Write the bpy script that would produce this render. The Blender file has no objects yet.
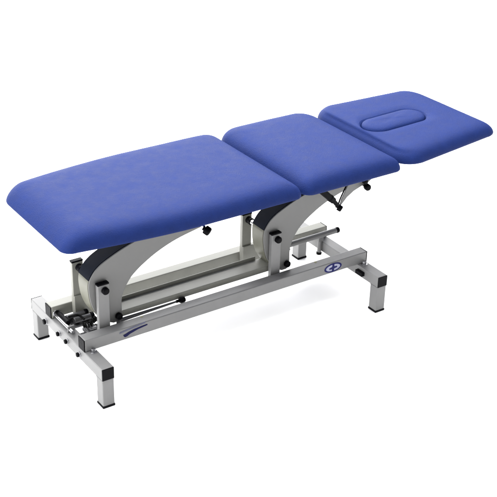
import bpy, bmesh, math, random
from mathutils import Vector, Matrix, noise
S = bpy.context.scene
COL = S.collection
random.seed(4)

# ------------------------------------------------------------------ camera
cd = bpy.data.cameras.new('camera'); cam = bpy.data.objects.new('camera', cd); COL.objects.link(cam)
CP = Vector((-1.5964329, -3.2089035, 2.5733758))
FW = Vector((0.5057887, 0.7251473, -0.4672678))
RT = Vector((0.8272224, -0.5613505, 0.0242644))
fw = FW.normalized(); rt = RT.normalized(); up = rt.cross(fw).normalized()
M = Matrix((rt, up, -fw)).transposed().to_4x4(); M.translation = CP
cam.matrix_world = M
cd.sensor_width = 36; cd.lens = 36 * 1156.66 / 497
cd.clip_start = 0.05; cd.clip_end = 200
S.camera = cam

# ------------------------------------------------------------------ studio light
w = bpy.data.worlds.new('World'); S.world = w; w.use_nodes = True
bg = w.node_tree.nodes['Background']; bg.inputs[0].default_value = (1, 1, 1, 1); bg.inputs[1].default_value = 0.40

def area(name, loc, target, sx, sy, power, col=(1, 1, 1)):
    l = bpy.data.lights.new(name, 'AREA'); l.shape = 'RECTANGLE'; l.size = sx; l.size_y = sy; l.energy = power; l.color = col
    o = bpy.data.objects.new(name, l); COL.objects.link(o); o.location = loc
    o.rotation_euler = (Vector(target) - Vector(loc)).to_track_quat('-Z', 'Y').to_euler()
    return o
area('overhead_softbox', (1.1, 1.8, 4.4), (0.9, 0.6, 0), 9, 8, 1650)
area('left_softbox', (-4.8, 0.2, 1.5), (0.6, 0.3, 0.4), 3.2, 2.6, 265)
area('back_fill', (2.2, 8.5, 2.2), (0.7, 0.3, 0.1), 9, 3.6, 620)  # added fill from behind, lightens the table's shadow on the floor
S.view_settings.view_transform = 'Standard'; S.view_settings.look = 'None'
S.view_settings.exposure = 0; S.view_settings.gamma = 1
S.render.engine = 'CYCLES'

# ------------------------------------------------------------------ materials
def mat(name, col, rough=.5, metal=0., spec=.5, coat=0., bump=None, vary=0., vscale=6., sheen=0., sheen_tint=None, vstretch=None):
    m = bpy.data.materials.new(name); m.use_nodes = True
    nt = m.node_tree; N = nt.nodes; Lk = nt.links
    b = N['Principled BSDF']
    b.inputs['Base Color'].default_value = (*col, 1); b.inputs['Roughness'].default_value = rough
    b.inputs['Metallic'].default_value = metal; b.inputs['Specular IOR Level'].default_value = spec
    b.inputs['Coat Weight'].default_value = coat
    if sheen:
        b.inputs['Sheen Weight'].default_value = sheen; b.inputs['Sheen Roughness'].default_value = .45
        if sheen_tint: b.inputs['Sheen Tint'].default_value = (*sheen_tint, 1)
    tc = N.new('ShaderNodeTexCoord')
    if vary:
        src = tc.outputs['Object']
        if vstretch:
            mp = N.new('ShaderNodeMapping'); mp.inputs['Scale'].default_value = vstretch
            Lk.new(src, mp.inputs[0]); src = mp.outputs[0]
        n = N.new('ShaderNodeTexNoise'); n.inputs['Scale'].default_value = vscale; n.inputs['Detail'].default_value = 6
        n.inputs['Roughness'].default_value = .65
        Lk.new(src, n.inputs['Vector'])
        mr = N.new('ShaderNodeMapRange'); mr.inputs['From Min'].default_value = .3; mr.inputs['From Max'].default_value = .7
        mr.inputs['To Min'].default_value = 1 - vary; mr.inputs['To Max'].default_value = 1 + vary
        Lk.new(n.outputs['Fac'], mr.inputs['Value'])
        mx = N.new('ShaderNodeVectorMath'); mx.operation = 'SCALE'; mx.inputs[0].default_value = col
        Lk.new(mr.outputs[0], mx.inputs['Scale']); Lk.new(mx.outputs[0], b.inputs['Base Color'])
        r2 = N.new('ShaderNodeMapRange'); r2.inputs['From Min'].default_value = .3; r2.inputs['From Max'].default_value = .7
        r2.inputs['To Min'].default_value = max(0, rough - .06); r2.inputs['To Max'].default_value = min(1, rough + .06)
        Lk.new(n.outputs['Fac'], r2.inputs['Value']); Lk.new(r2.outputs[0], b.inputs['Roughness'])
    if bump:
        prev = None
        for sc, dist, kind in bump:
            if kind == 'v':
                t = N.new('ShaderNodeTexVoronoi'); t.inputs['Scale'].default_value = sc; out = t.outputs['Distance']
            else:
                t = N.new('ShaderNodeTexNoise'); t.inputs['Scale'].default_value = sc; t.inputs['Detail'].default_value = 4; out = t.outputs['Fac']
            Lk.new(tc.outputs['Object'], t.inputs['Vector'])
            bp = N.new('ShaderNodeBump'); bp.inputs['Strength'].default_value = 1; bp.inputs['Distance'].default_value = dist
            Lk.new(out, bp.inputs['Height'])
            if prev: Lk.new(prev.outputs[0], bp.inputs['Normal'])
            prev = bp
        Lk.new(prev.outputs[0], b.inputs['Normal'])
    return m

BLUE = mat('blue_vinyl', (.0078, .0190, .097), .58, spec=.07, bump=[(8, .004, 'n'), (90, .0006, 'n'), (420, .0009, 'v')], vary=.09, vscale=22)
SILVER = mat('silver_powder_coat', (.182, .182, .182), .44, spec=.3, metal=.1, bump=[(700, .0002, 'n')], vary=.06, vscale=11)
PALE = mat('pale_grey_powder_coat', (.235, .235, .210), .42, spec=.3, metal=.0, bump=[(700, .0002, 'n')], vary=.08, vscale=9)
ARM = mat('arm_grey_powder_coat', (.15, .15, .147), .46, spec=.3, metal=.1, bump=[(600, .0003, 'n')], vary=.05, vscale=8)
BLACKP = mat('black_plastic', (.003, .003, .004), .45, spec=.05, bump=[(500, .0003, 'n')], vary=.2, vscale=30)
COVER = mat('ribbed_black_cover', (.004, .006, .012), .5, spec=.05, vary=.2, vscale=20, bump=[(500, .0003, 'n')])
RUBBER = mat('black_rubber', (.003, .003, .003), .7, spec=.1, vary=.2, vscale=30)
CHROME = mat('zinc_plated_steel', (.45, .45, .47), .22, metal=1., vary=.15, vscale=40)
DARKST = mat('dark_steel', (.11, .11, .115), .36, metal=.5, vary=.2, vscale=25)
BLUEINK = mat('blue_ink', (.006, .008, .085), .4, spec=.15, vary=.08, vscale=60)
NAVYINK = mat('navy_ink', (.003, .004, .045), .4, spec=.1, vary=.08, vscale=60)
PALEINK = mat('pale_blue_ink', (.06, .065, .12), .4, vary=.08, vscale=60)
BADGEW = mat('badge_white', (.30, .31, .42), .35, vary=.05, vscale=60)
HEEL = mat('olive_grey_powder_coat', (.115, .115, .088), .4, spec=.3, vary=.10, vscale=14)
STICK = mat('yellow_sticker', (.16, .15, .05), .5, vary=.1, vscale=60)
FLOORM = mat('white_studio_floor', (.90, .90, .90), .6, spec=.2, vary=.01, vscale=2)

# ------------------------------------------------------------------ mesh helpers
def link(name, bm, m, parent=None, smooth=False, bevel=0., seg=2, label=None):
    bmesh.ops.recalc_face_normals(bm, faces=bm.faces)
    me = bpy.data.meshes.new(name); bm.to_mesh(me); bm.free()
    ms = m if isinstance(m, (list, tuple)) else [m]
    for k in ms: me.materials.append(k)
    if smooth:
        for p in me.polygons: p.use_smooth = True
    o = bpy.data.objects.new(name, me); COL.objects.link(o)
    if parent: o.parent = parent
    if bevel:
        b = o.modifiers.new('bevel', 'BEVEL'); b.width = bevel; b.segments = seg; b.limit_method = 'ANGLE'; b.angle_limit = math.radians(40)
        b.harden_normals = True
        for p in me.polygons: p.use_smooth = True
    if label: o['label'] = label
    return o

def add_box(bm, x0, x1, y0, y1, z0, z1, mi=0):
    v = [bm.verts.new((x, y, z)) for x in (x0, x1) for y in (y0, y1) for z in (z0, z1)]
    for q in ((0, 1, 3, 2), (4, 6, 7, 5), (0, 4, 5, 1), (2, 3, 7, 6), (0, 2, 6, 4), (1, 5, 7, 3)):
        f = bm.faces.new([v[i] for i in q]); f.material_index = mi
def box(*a):
    bm = bmesh.new(); add_box(bm, *a); return bm

def add_cyl(bm, a, b, r0, r1=None, n=24, rings=None, mi=0):
    """tapered cylinder a->b; rings = [(t, radius)...] gives a lathe along the axis"""
    a = Vector(a); b = Vector(b); d = (b - a); L = d.length; d.normalize()
    s = d.orthogonal().normalized(); t = d.cross(s)
    if rings is None: rings = [(0, r0), (1, r0 if r1 is None else r1)]
    R = []
    for (k, r) in rings:
        c = a + d * (k * L)
        R.append([bm.verts.new(c + (s * math.cos(2 * math.pi * i / n) + t * math.sin(2 * math.pi * i / n)) * max(r, 1e-5)) for i in range(n)])
    for q in range(len(R) - 1):
        for i in range(n):
            f = bm.faces.new((R[q][i], R[q][(i + 1) % n], R[q + 1][(i + 1) % n], R[q + 1][i])); f.material_index = mi
    f = bm.faces.new(R[0][::-1]); f.material_index = mi
    f = bm.faces.new(R[-1]); f.material_index = mi

def cyl(a, b, r0, r1=None, n=24, rings=None):
    bm = bmesh.new(); add_cyl(bm, a, b, r0, r1, n, rings); return bm

def add_prism(bm, pts, y0, y1, mi=0):
    """polygon in x,z extruded between two y"""
    A = [bm.verts.new((x, y0, z)) for x, z in pts]; B = [bm.verts.new((x, y1, z)) for x, z in pts]
    n = len(pts)
    for i in range(n):
        f = bm.faces.new((A[i], A[(i + 1) % n], B[(i + 1) % n], B[i])); f.material_index = mi
    for f in (bm.faces.new(A[::-1]), bm.faces.new(B)): f.material_index = mi
def prism(pts, y0, y1):
    bm = bmesh.new(); add_prism(bm, pts, y0, y1); return bm

def tube_path(pts, r, n=10):
    bm = bmesh.new(); pts = [Vector(p) for p in pts]; R = []; prev = None
    for i, p in enumerate(pts):
        d = (pts[min(i + 1, len(pts) - 1)] - pts[max(i - 1, 0)]).normalized()
        s = d.orthogonal().normalized() if prev is None else (prev - d * prev.dot(d)).normalized()
        prev = s; t = d.cross(s)
        R.append([bm.verts.new(p + (s * math.cos(2 * math.pi * k / n) + t * math.sin(2 * math.pi * k / n)) * r) for k in range(n)])
    for a, b in zip(R, R[1:]):
        for k in range(n): bm.faces.new((a[k], a[(k + 1) % n], b[(k + 1) % n], b[k]))
    bm.faces.new(R[0][::-1]); bm.faces.new(R[-1])
    return bm

def spline(P, m=8):
    P = [Vector(p) for p in P]; out = []
    for i in range(len(P) - 1):
        p0 = P[max(i - 1, 0)]; p1 = P[i]; p2 = P[i + 1]; p3 = P[min(i + 2, len(P) - 1)]
        for k in range(m):
            t = k / m
            out.append(.5 * ((2 * p1) + (p2 - p0) * t + (2 * p0 - 5 * p1 + 4 * p2 - p3) * t * t + (3 * p1 - p0 - 3 * p2 + p3) * t ** 3))
    out.append(P[-1]); return out

# ------------------------------------------------------------------ setting
fb = bmesh.new(); v = [fb.verts.new(p) for p in ((-40, -40, 0), (40, -40, 0), (40, 40, 0), (-40, 40, 0))]; fb.faces.new(v)
fl = link('floor', fb, FLOORM); fl['kind'] = 'structure'

# ------------------------------------------------------------------ the table
T = bpy.data.objects.new('treatment_table', None); COL.objects.link(T)
T['label'] = 'blue padded three-section treatment table on a grey steel lifting frame'
T['category'] = 'treatment table'

t = .0505; B = 1.372; H = .124; d = .141; L = .62; c = H + t; r = c + .0515

# crossbars, legs, caps, pads
for x in (0, B - t):
    cb = link('crossbar', box(x, x + t, 0.004, L - .004, H, c), SILVER, T, bevel=.004)
    for ya, yb in ((0, .0045), (L - .0045, L)):
        link('end_cap', box(x + .0006, x + t - .0006, ya, yb, H + .0006, c - .0006), BLACKP, cb, bevel=.0018)
    for y in (.002, L - t - .002):
        lg = link('leg', box(x + .001, x + t - .001, y + .001, y + t - .001, .008, H), SILVER, T, bevel=.004)
        X0, X1, Y0, Y1 = x + .0025, x + t - .0025, y + .0025, y + t - .0025
        ring_ = []
        for (ax, ay), (bx3, by3) in zip(((X0, Y0), (X1, Y0), (X1, Y1), (X0, Y1)), ((X1, Y0), (X1, Y1), (X0, Y1), (X0, Y0))):
            for k in range(12): ring_.append((ax + (bx3 - ax) * k / 12, ay + (by3 - ay) * k / 12, H - .0012 + .0004 * math.sin(k * 2.1)))
        link('weld_bead', tube_path([(px_ + (.0006 if px_ > x + t / 2 else -.0006), py_ + (.0006 if py_ > y + t / 2 else -.0006), pz_) for px_, py_, pz_ in ring_ + ring_[:1]], .0019, 6), SILVER, lg, smooth=True)
        link('foot_pad', box(x - .0005, x + t + .0005, y - .0005, y + t + .0005, 0, .009), BLACKP, lg, bevel=.002)

# rails
for y in (d, L - d - t):
    rl = link('rail', box(.004, B - .004, y, y + t, c, r), SILVER if y == d else PALE, T, bevel=.004)
    link('end_cap', box(0, .0045, y + .0006, y + t - .0006, c + .0006, r - .0006), BLACKP, rl, bevel=.0018)
    link('end_cap', box(B - .0045, B, y + .0006, y + t - .0006, c + .0006, r - .0006), BLACKP, rl, bevel=.0018)

# rail clamp bolts beside each joint
def bolt(a, b, rad, head, m, parent=T, n=20, name='bolt'):
    """round head bolt: shaft from a to b, head ends at b"""
    a = Vector(a); b = Vector(b); D = b - a; Ln = D.length
    h = min(head, Ln * .95) / Ln
    bm = cyl(a, b, 0, n=n, rings=[(0, rad * .5), (1 - h, rad * .5), (1 - h, rad * .92), (1 - h * .85, rad), (1 - h * .25, rad), (1 - h * .06, rad * .86), (1, rad * .6)])
    o = link(name, bm, m, parent, smooth=True)
    e = o.modifiers.new('split', 'EDGE_SPLIT'); e.split_angle = math.radians(50)
    return o
for x in (.032, B - .024):
    o = link('bolt', cyl((x, d - .013, c - .002), (x, d - .013, c + .016), .0095, n=6), CHROME, T, bevel=.001)
    link('washer', cyl((x, d - .013, c), (x, d - .013, c + .003), .0135, n=20), CHROME, o, bevel=.0008)
# black block added for the dark slots beside the rail, head-end crossbar
link('dark_slot_block', box(B - t - .016, B - t + .001, .092, .138, H + .016, H + .034), BLACKP, T, bevel=.002)

# ---- upright posts, on the inner faces of the rails
PX = (.0925, .892)
for x in PX:
    for y0, y1, z0 in ((.1925, .2125, .176), (.4075, .4275, .176)):
        pw = .0475
        ps = link('post', box(x, x + pw, y0, y1, z0, .408), (SILVER if y0 < .3 else PALE), T, bevel=.0025)
        link('post_cap', box(x - .001, x + pw + .001, y0 - .001, y1 + .001, .407, .4145), BLACKP, ps, bevel=.002)
    # pivot: front bolt head, axle through arm, rear collar
    px = x + .028
    bolt((px, .25, .385), (px, .176, .385), .0145, .018, BLACKP)
    link('axle', cyl((px, .2127, .385), (px, .4073, .385), .012), CHROME, T, bevel=.001)
    link('axle_collar', cyl((px, .378, .385), (px, .4072, .385), .0155), BLACKP, T, bevel=.002)
    # foot gusset at the rear post
    g = [(x, .168), (x + .105, .168), (x + .105, .185), (x + .052, .262), (x, .262)]
    link('gusset_plate', prism(g, .399, .4055), PALE, T, bevel=.0015)

# ---- swan-neck lifting arms (hollow: two side plates, end sheet, black cover)
def arm(dx, xoff):
    top = [(.070, .425), (.079, .441), (.094, .461), (.110, .475), (.130, .488), (.170, .507), (.215, .525), (.265, .541), (.32, .555), (.42, .575), (.54, .592), (.66, .605), (.76, .618)]
    end = [(.80, .632), (.80, .590), (.76, .572)]
    bot = [(.655, .541), (.55, .522), (.45, .501), (.37, .472), (.305, .437), (.255, .400), (.229, .368), (.212, .335), (.204, .300), (.204, .235), (.200, .222), (.188, .214), (.165, .214)]
    lef = [(.132, .232), (.108, .256), (.086, .292), (.072, .336), (.066, .385), (.067, .412)]
    sm = lambda q, k: [(v.x, v.y) for v in spline([(a_, b_, 0) for a_, b_ in q], k)]
    P = [(p[0] + dx, p[1]) for p in sm(top, 4) + end + sm(bot[:12], 5) + sm([bot[12]] + lef, 4)]
    y0, y1 = .2155, .302
    a = link('lift_arm', prism(P, y0, y0 + .006), ARM, T, bevel=.0022, label=xoff)
    link('rear_side_plate', prism(P, y1 - .006, y1), HEEL, a, bevel=.0015)
    # end sheet following the rounded heel, top to bottom
    E = [(x + dx, z) for x, z in [(.071, .424)] + lef[::-1] + [(.165, .214)]]
    def strip(path, ya, yb, off, th, m, name):
        bm = bmesh.new(); Q = [(x, z) for x, z in path]; O = []; I = []
        for i, (x, z) in enumerate(Q):
            ax, az = Q[max(i - 1, 0)]; bx_, bz = Q[min(i + 1, len(Q) - 1)]
            nx, nz = -(bz - az), (bx_ - ax); l = math.hypot(nx, nz); nx /= l; nz /= l
            O.append((x + nx * off, z + nz * off)); I.append((x + nx * (off - th), z + nz * (off - th)))
        add_prism(bm, O + I[::-1], ya, yb)
        # replace the two n-gon sides with quads is not needed: sides are hidden between the plates
        o = link(name, bm, m, a, smooth=True)
        s = o.modifiers.new('split', 'EDGE_SPLIT'); s.split_angle = math.radians(35)
        return o
    sp = [tuple(p[:2]) for p in [(v.x, v.y) for v in spline([(x, z, 0) for x, z in E], 5)]]
    strip(sp, y0 + .0065, y1 - .0065, .0, -.003, HEEL, 'heel_sheet') if False else strip(sp[::-1], y0 + .0065, y1 - .0065, .001, .004, HEEL, 'heel_sheet')
    tp = [(v.x, v.y) for v in spline([(x + dx, z, 0) for x, z in top], 5)]
    strip(tp, y0 + .0065, y1 + .0005, .0022, .005, COVER, 'arm_cover')
    return a
arm(0, 'foot-end swan-neck lifting arm')
arm(.801, 'head-end swan-neck lifting arm')

# lower pivots and the connecting beam
bolt((.186, .24, .242), (.186, .199, .242), .0145, .015, BLACKP)
bolt((.988, .24, .242), (.988, .199, .242), .0145, .015, BLACKP)
bm = bmesh.new()
add_box(bm, .165, .975, .2225, .296, .2250, .2520)
bmm = link('link_beam', bm, PALE, T, bevel=.003)
link('beam_lip', box(.21, .885, .2966, .3005, .2405, .2665), PALE, bmm, bevel=.001)

# push rod beyond the head-end arm
rod = link('push_rod', cyl((.99, .30, .2715), (1.316, .30, .2735), .0125), SILVER, T, bevel=.001)
bolt((1.30, .30, .2735), (1.333, .30, .2737), .0135, .018, BLACKP, rod, name='rod_tip')
link('rod_shoe', box(.955, 1.06, .285, .315, .2545, .2605), DARKST, rod, bevel=.001)
link('rod_shoe', box(.985, 1.0, .289, .311, .2605, .272), DARKST, rod, bevel=.001)

# slim release lever under the beam
lv = link('release_lever', cyl((.187, .209, .2215), (.449, .209, .2265), .0085, .0040, n=14), DARKST, T, bevel=.001)
bolt((.444, .209, .2265), (.484, .209, .2270), .0125, .024, BLACKP, lv, name='lever_knob')
link('lever_bracket', box(.178, .196, .2145, .2175, .165, .225), DARKST, lv, bevel=.001)

# head-end levelling screw under the rear rail
sc = link('levelling_screw', cyl((1.310, .40, .122), (1.310, .40, .196), .0095, n=14), SILVER, T, bevel=.001)
link('screw_foot', cyl((1.310, .40, .112), (1.310, .40, .124), .0125, n=16), RUBBER, sc, bevel=.002)
link('screw_bracket', box(1.296, 1.324, .388, .4265, .180, .204), SILVER, T, bevel=.002)

# ---- side fittings on the foot-end crossbar
for y, z, k in ((.474, .142, 1.0), (.352, .149, .85), (.282, .152, .85), (.180, .148, .85)):
    col = link('socket', cyl((.004, y, z), (-.006, y, z), .0125 * k, n=20), CHROME, T, bevel=.0012)
    bolt((.0, y, z), (-.016, y, z), .0112 * k, .014, BLACKP, col)

# brake pedal shaft and its rollers, on top of the foot-end crossbar
pd = link('pedal_shaft', cyl((.020, .47, c + .014), (.020, .275, c + .014), .0075, n=16), CHROME, T, bevel=.001)
link('grip_sleeve', cyl((.030, .415, c + .020), (.030, .335, c + .020), .0115, n=20), BLACKP, pd, bevel=.003)
link('sleeve_collar', cyl((.026, .448, c + .018), (.026, .426, c + .018), .0175, n=20), CHROME, pd, bevel=.002)
link('pedal_bracket', box(.010, .040, .300, .306, c, c + .027), SILVER, pd, bevel=.002)
link('pedal_bracket', box(.010, .040, .455, .461, c, c + .027), SILVER, pd, bevel=.002)
for yy, x0, x1 in ((.385, .045, .125), (.352, .062, .135)):
    h = link('hydraulic_cylinder', cyl((x0, yy, .186), (x1, yy, .186), .0125, n=22), DARKST, T, bevel=.003)
    link('cylinder_cap', cyl((x1, yy, .186), (x1 + .014, yy, .186), .0145, n=22), BLACKP, h, bevel=.003)
link('mounting_plate', box(t + .001, .15, .335, .405, .160, .170), DARKST, T, bevel=.002)
link('mounting_plate', box(.055, .16, .25, .30, .150, .158), DARKST, T, bevel=.002)
ck = bmesh.new(); add_box(ck, .075, .140, .262, .31, .159, .174); add_box(ck, .09, .122, .268, .318, .1735, .184)
link('valve_block', ck, DARKST, T, bevel=.004)
# coiled hose lying on the valve block
pts = []
for i in range(120):
    u = i / 119; a = u * math.pi * 2 * 8
    pts.append((.068 + .078 * u + .002 * math.sin(a * .37), .302 - .012 * math.sin(u * 5) + .0095 * math.cos(a), .192 + .0095 * math.sin(a)))
link('coiled_hose', tube_path(pts, .0030, 8), RUBBER, T, smooth=True)
pts = spline([(.145, .285, .192), (.160, .272, .206), (.176, .28, .214), (.180, .30, .208), (.168, .312, .196), (.150, .305, .190)], 8)
link('hose_loop', tube_path(pts, .0032, 8), CHROME, T, smooth=True)
pts = spline([(.05, .37, .200), (.065, .35, .212), (.085, .345, .206), (.095, .325, .196)], 8)
link('hose', tube_path(pts, .0045, 8), RUBBER, T, smooth=True)

# ---- marks on the front rail (thin decals, front face at y = d)
def decal(name, pts, m, dy, parent=T):
    bm = bmesh.new(); add_prism(bm, pts, d - dy, d - dy + .0004); return link(name, bm, m, parent)
def ell(cx, cz, a, b, n=48, s=0.): return [(cx + a * math.cos(2 * math.pi * k / n) + s * math.sin(2 * math.pi * k / n), cz + b * math.sin(2 * math.pi * k / n)) for k in range(n)]
bx_, bz_ = 1.183, .2005
bd = decal('oval_badge', ell(bx_, bz_, .0465, .0215), BLUEINK, .0008)
decal('badge_field', ell(bx_, bz_, .0375, .0150), BADGEW, .0013, bd)
# small blue figure mark: cross with a slanted bar
def poly(cx, cz, P): return [(cx + x, cz + z) for x, z in P]
decal('badge_mark', poly(bx_, bz_, [(-.006, -.018), (.006, -.018), (.005, -.006), (.022, -.003), (.020, .004), (.006, .005), (.005, .017), (-.005, .017), (-.006, .005), (-.022, .001), (-.020, -.006), (-.007, -.006)]), BLUEINK, .0018, bd)
sw = [(.166, .198), (.170, .189), (.176, .1862), (.184, .1885), (.196, .1945), (.231, .2040), (.2735, .2095), (.272, .2150), (.245, .2135), (.215, .2105), (.190, .2055), (.178, .2010)]
sg = decal('swoosh_logo', sw, NAVYINK, .0008)
# line of small lettering above the swoosh (unreadable in the photo: thin strokes only)
random.seed(11); xx = .150
bm = bmesh.new()
while xx < .262:
    wd = random.uniform(.004, .008); z0 = .2085 + (xx - .150) * .115
    s = .0022
    add_prism(bm, [(xx, z0), (xx + wd, z0 + wd * .115), (xx + wd + s, z0 + .0075 + wd * .115), (xx + s, z0 + .0075)], d - .0008, d - .0004)
    xx += wd + .0012
link('logo_strokes', bm, PALEINK, sg)
for x in (.270, 1.118):
    link('inspection_sticker', cyl((x, d + .040, r + .0001), (x, d + .040, r + .0008), .006, n=20), STICK, T)

# ---- frames under the cushions
bm = bmesh.new()
for y0 in (.12, .47): add_box(bm, .02, .84, y0, y0 + .03, .622, .652)
for x0 in (.05, .42, .79): add_box(bm, x0, x0 + .03, .15, .47, .622, .652)
link('section_frame', bm, SILVER, T)
bm = bmesh.new()
for y0 in (.12, .47): add_box(bm, .93, 1.36, y0, y0 + .03, .622, .652)
for x0 in (.95, 1.31): add_box(bm, x0, x0 + .03, .15, .47, .622, .652)
link('section_frame', bm, SILVER, T)
bm = bmesh.new()
for y0 in (.2, .39): add_box(bm, 1.40, 1.85, y0, y0 + .03, .630, .656)
link('section_frame', bm, SILVER, T)
link('arm_mount', box(.74, .80, .19, .33, .604, .6215), SILVER, T, bevel=.002)
link('arm_mount', box(1.54, 1.602, .19, .33, .604, .6295), SILVER, T, bevel=.002)

# curved bracket below the seat section, gas spring and knobs
F = [(1.184, .492), (1.198, .503), (1.222, .527), (1.256, .548), (1.300, .562), (1.335, .572), (1.365, .590), (1.385, .618), (1.385, .640), (1.255, .640), (1.236, .606), (1.212, .562), (1.193, .526)]
fn = link('hinge_bracket', prism(F, .127, .132), ARM, T, bevel=.002)
link('bracket_flange', prism([(1.180, .496), (1.190, .526), (1.209, .562), (1.233, .606), (1.251, .640), (1.2555, .640), (1.237, .606), (1.213, .562), (1.194, .526), (1.184, .494)], .1322, .1375), BLACKP, fn)
gs = link('gas_spring', cyl((1.045, .126, .628), (1.150, .126, .530), .0140, n=22), BLACKP, T, bevel=.003)
link('spring_rod', cyl((1.150, .126, .530), (1.176, .126, .500), .0095, n=16), BLACKP, gs, bevel=.001)
bolt((1.170, .134, .500), (1.186, .112, .487), .0135, .020, BLACKP, gs, name='spring_joint')
link('spring_collar', cyl((1.128, .126, .5505), (1.138, .126, .541), .0155, n=22), BLACKP, gs, bevel=.002)
kb = bolt((1.30, .14, .590), (1.297, .098, .590), .0115, .022, BLACKP, name='lock_knob')
kb = bolt((1.316, .14, .560), (1.310, .096, .561), .0145, .022, BLACKP, name='lock_knob')
st = link('knob_stem', cyl((.478, .13, .622), (.496, .085, .598), .007, n=14), CHROME, T, bevel=.001)
bolt((.490, .086, .597), (.506, .062, .583), .0175, .024, BLACKP, st, name='lock_knob')
link('stem_bracket', box(.465, .492, .118, .126, .600, .640), SILVER, st, bevel=.001)

# ------------------------------------------------------------------ cushions
ZB, ZT = .655, .746
def outline(x0, x1, hw, rad, n=14, side=26):
    """closed plan outline (ccw); hw(x) = half width; rad = corner radii (x0 side, x1 side)"""
    yc = L / 2 + .003; r0, r1, r1b, r0b = rad if len(rad) == 4 else (rad[0], rad[1], rad[1], rad[0])
    P = []
    xs = [x0 + r0 + (x1 - r1 - x0 - r0) * k / side for k in range(side + 1)]
    def corner(cx, cy, rx, ry, a0):
        for k in range(1, n):
            a = a0 + math.pi / 2 * k / n
            P.append((cx + rx * math.copysign(abs(math.cos(a)) ** .94, math.cos(a)), cy + ry * math.copysign(abs(math.sin(a)) ** .94, math.sin(a))))
    for x in xs: P.append((x, yc - hw(x)))
    corner(x1 - r1, yc - hw(x1 - r1) + r1, r1, r1, -math.pi / 2)
    ya, yb = yc - hw(x1 - r1) + r1, yc + hw(x1 - r1b) - r1b
    for k in range(side + 1): P.append((x1, ya + (yb - ya) * k / side))
    corner(x1 - r1b, yb, r1b, r1b, 0)
    xb = [x0 + r0b + (x1 - r1b - x0 - r0b) * k / side for k in range(side + 1)]
    for x in xb[::-1]: P.append((x, yc + hw(x)))
    ya, yb = yc + hw(x0 + r0b) - r0b, yc - hw(x0 + r0) + r0
    corner(x0 + r0b, ya, r0b, r0b, math.pi / 2)
    for k in range(side + 1): P.append((x0, ya + (yb - ya) * k / side))
    corner(x0 + r0, yb, r0, r0, math.pi)
    return P
PROF = [(.030, 0), (.014, .0), (.008, .0010), (.0035, .0035), (.001, .008), (0, .0145), (.0004, .022), (.0022, .032), (.0052, .0425), (.0095, .0525), (.0155, .0620), (.0230, .0700), (.0330, .0765), (.0450, .0812), (.060, .0845), (.078, .0868)]
def shape_z(x, y, z):
    # soft, slightly uneven upholstery
    return z + .0010 * noise.noise(Vector((x * 5, y * 5, 1.3))) + .0004 * noise.noise(Vector((x * 16, y * 16, 4)))
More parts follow.
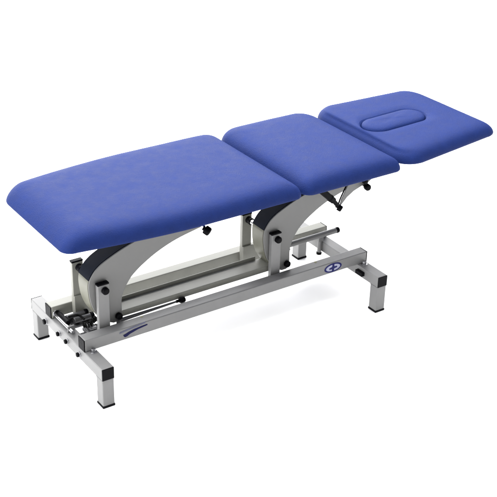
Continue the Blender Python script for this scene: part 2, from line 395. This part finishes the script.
def cushion(x0, x1, hw, rad, label, lift=.006, slim=.83, tilt=0., hole=None, thin=(.12, .12), skew=0.):
    def inset(dd):
        rr = tuple(max(q - dd * .75, .020 + .10 * dd) for q in rad)
        d0 = dd if hole is None or dd < .022 else .022 + (dd - .022) * .15
        return [(x - skew * y * (x - x0) / (x1 - x0), y) for x, y in outline(x0 + d0, x1 - dd, lambda x: hw(x) - dd, rr)]
    P = inset(0)
    n = len(P); bm = bmesh.new(); rings = []
    def ring(Q, z, wob=True):
        R = []
        for (x, y) in Q:
            zz = ZB + z
            if z > .04: zz = shape_z(x, y, zz)
            e0 = 1 - thin[0] * (1 - min(1, max(0, (x - x0) / .11))) ** 2
            e1 = 1 - thin[1] * (1 - min(1, max(0, (x1 - x) / .11))) ** 2
            zz = ZB + lift + (zz - ZB) * e0 * e1 * slim
            R.append(bm.verts.new((x, y, zz + tilt * (x - x0))))
        rings.append(R)
    for off, z in PROF: ring(inset(off), z)
    Q = inset(.078); cx = sum(p[0] for p in Q) / n; cy = sum(p[1] for p in Q) / n
    if hole is None:
        for s, z in ((.93, .0880), (.84, .0890), (.72, .0898), (.58, .0902), (.42, .0905), (.28, .0905), (.14, .0905)):
            ring([(cx + (x - cx) * s, cy + (y - cy) * s) for x, y in Q], z)
        ctr = bm.verts.new((cx, cy, ZB + lift + (shape_z(cx, cy, ZB + .0905) - ZB) * slim + tilt * (cx - x0)))
        for i in range(n): bm.faces.new((rings[-1][i], rings[-1][(i + 1) % n], ctr))
    else:
        hx, hy, ha, hb = hole
        # stadium points matched by angle to the outer ring
        def stad(e):
            out = []
            for (x, y) in Q:
                a = math.atan2((y - hy) * .62, x - hx); ca, sa = math.cos(a), math.sin(a)
                A, Bq = ha + e, hb + e
                # true stadium: straight sides and round ends
                k = Bq / max(abs(sa), 1e-9)
                if abs(ca) * k > A - Bq:
                    m_ = A - Bq; k = m_ * abs(ca) + math.sqrt(max(0, Bq * Bq - (m_ * sa) ** 2))
                out.append((hx + ca * k, hy + sa * k))
            return out
        S0 = stad(.0125)
        for s, z in ((.25, .0872), (.5, .0878), (.75, .0878)):
            ring([(q[0] * (1 - s) + p[0] * s, q[1] * (1 - s) + p[1] * s) for q, p in zip(Q, S0)], z)
        for e, z in ((.0105, .0868), (.0080, .0845), (.0055, .0805), (.0032, .0785), (.0015, .072), (.0008, .065), (.0006, .056)):
            ring(stad(e), z)
        bm.faces.new(rings[-1][::-1])
    for a, b in zip(rings, rings[1:]):
        for i in range(n): bm.faces.new((a[i], a[(i + 1) % n], b[(i + 1) % n], b[i]))
    bm.faces.new(rings[0][::-1])
    o = link('cushion', bm, BLUE, T, smooth=True, label=label)
    if hole:
        bm = bmesh.new(); RR = []
        for e, z in ((-.0004, .058), (-.0004, .072), (-.0014, .0785), (-.0040, .0850), (-.0090, .0910), (-.017, .0955), (-.028, .0985), (-.042, .1000)):
            RR.append([bm.verts.new((x, y, ZB + lift + z * slim + tilt * (x - x0))) for x, y in stad(e)])
        for a, b in zip(RR, RR[1:]):
            for i in range(n): bm.faces.new((a[i], a[(i + 1) % n], b[(i + 1) % n], b[i]))
        cc = bm.verts.new((hx, hy, ZB + lift + .1010 * slim + tilt * (hx - x0)))
        for s_ in (.75, .5, .25):
            RR.append([bm.verts.new((hx + (v.co.x - hx) * s_, hy + (v.co.y - hy) * s_, v.co.z + .0002)) for v in RR[7]])
        for a, b in zip(RR[7:], RR[8:]):
            for i in range(n): bm.faces.new((a[i], a[(i + 1) % n], b[(i + 1) % n], b[i]))
        for i in range(n): bm.faces.new((RR[-1][i], RR[-1][(i + 1) % n], cc))
        bm.faces.new(RR[0][::-1])
        link('face_hole_plug', bm, BLUE, o, smooth=True)
    return o
def hw_leg(x):
    if x >= .42: return .328
    u = (.42 - x) / (.42 + .112)
    return .328 - .060 * u ** 1.6
cushion(-.106, .888, hw_leg, (.050, .034, .062, .085), 'long leg-section cushion tapering towards the foot end', thin=(.56, .18))
cushion(.896, 1.391, lambda x: .328, (.050, .034, .100, .080), 'middle seat-section cushion', thin=(.18, .22))
def hw_head(x): return .334 - .105 * max(0, x - 1.42)
cushion(1.399, 1.982, hw_head, (.100, .070, .112, .100), 'head-section cushion with an oval face opening', lift=.013, slim=.72, tilt=.026, hole=(1.602, .303, .160, .070), thin=(.12, .40), skew=.04)
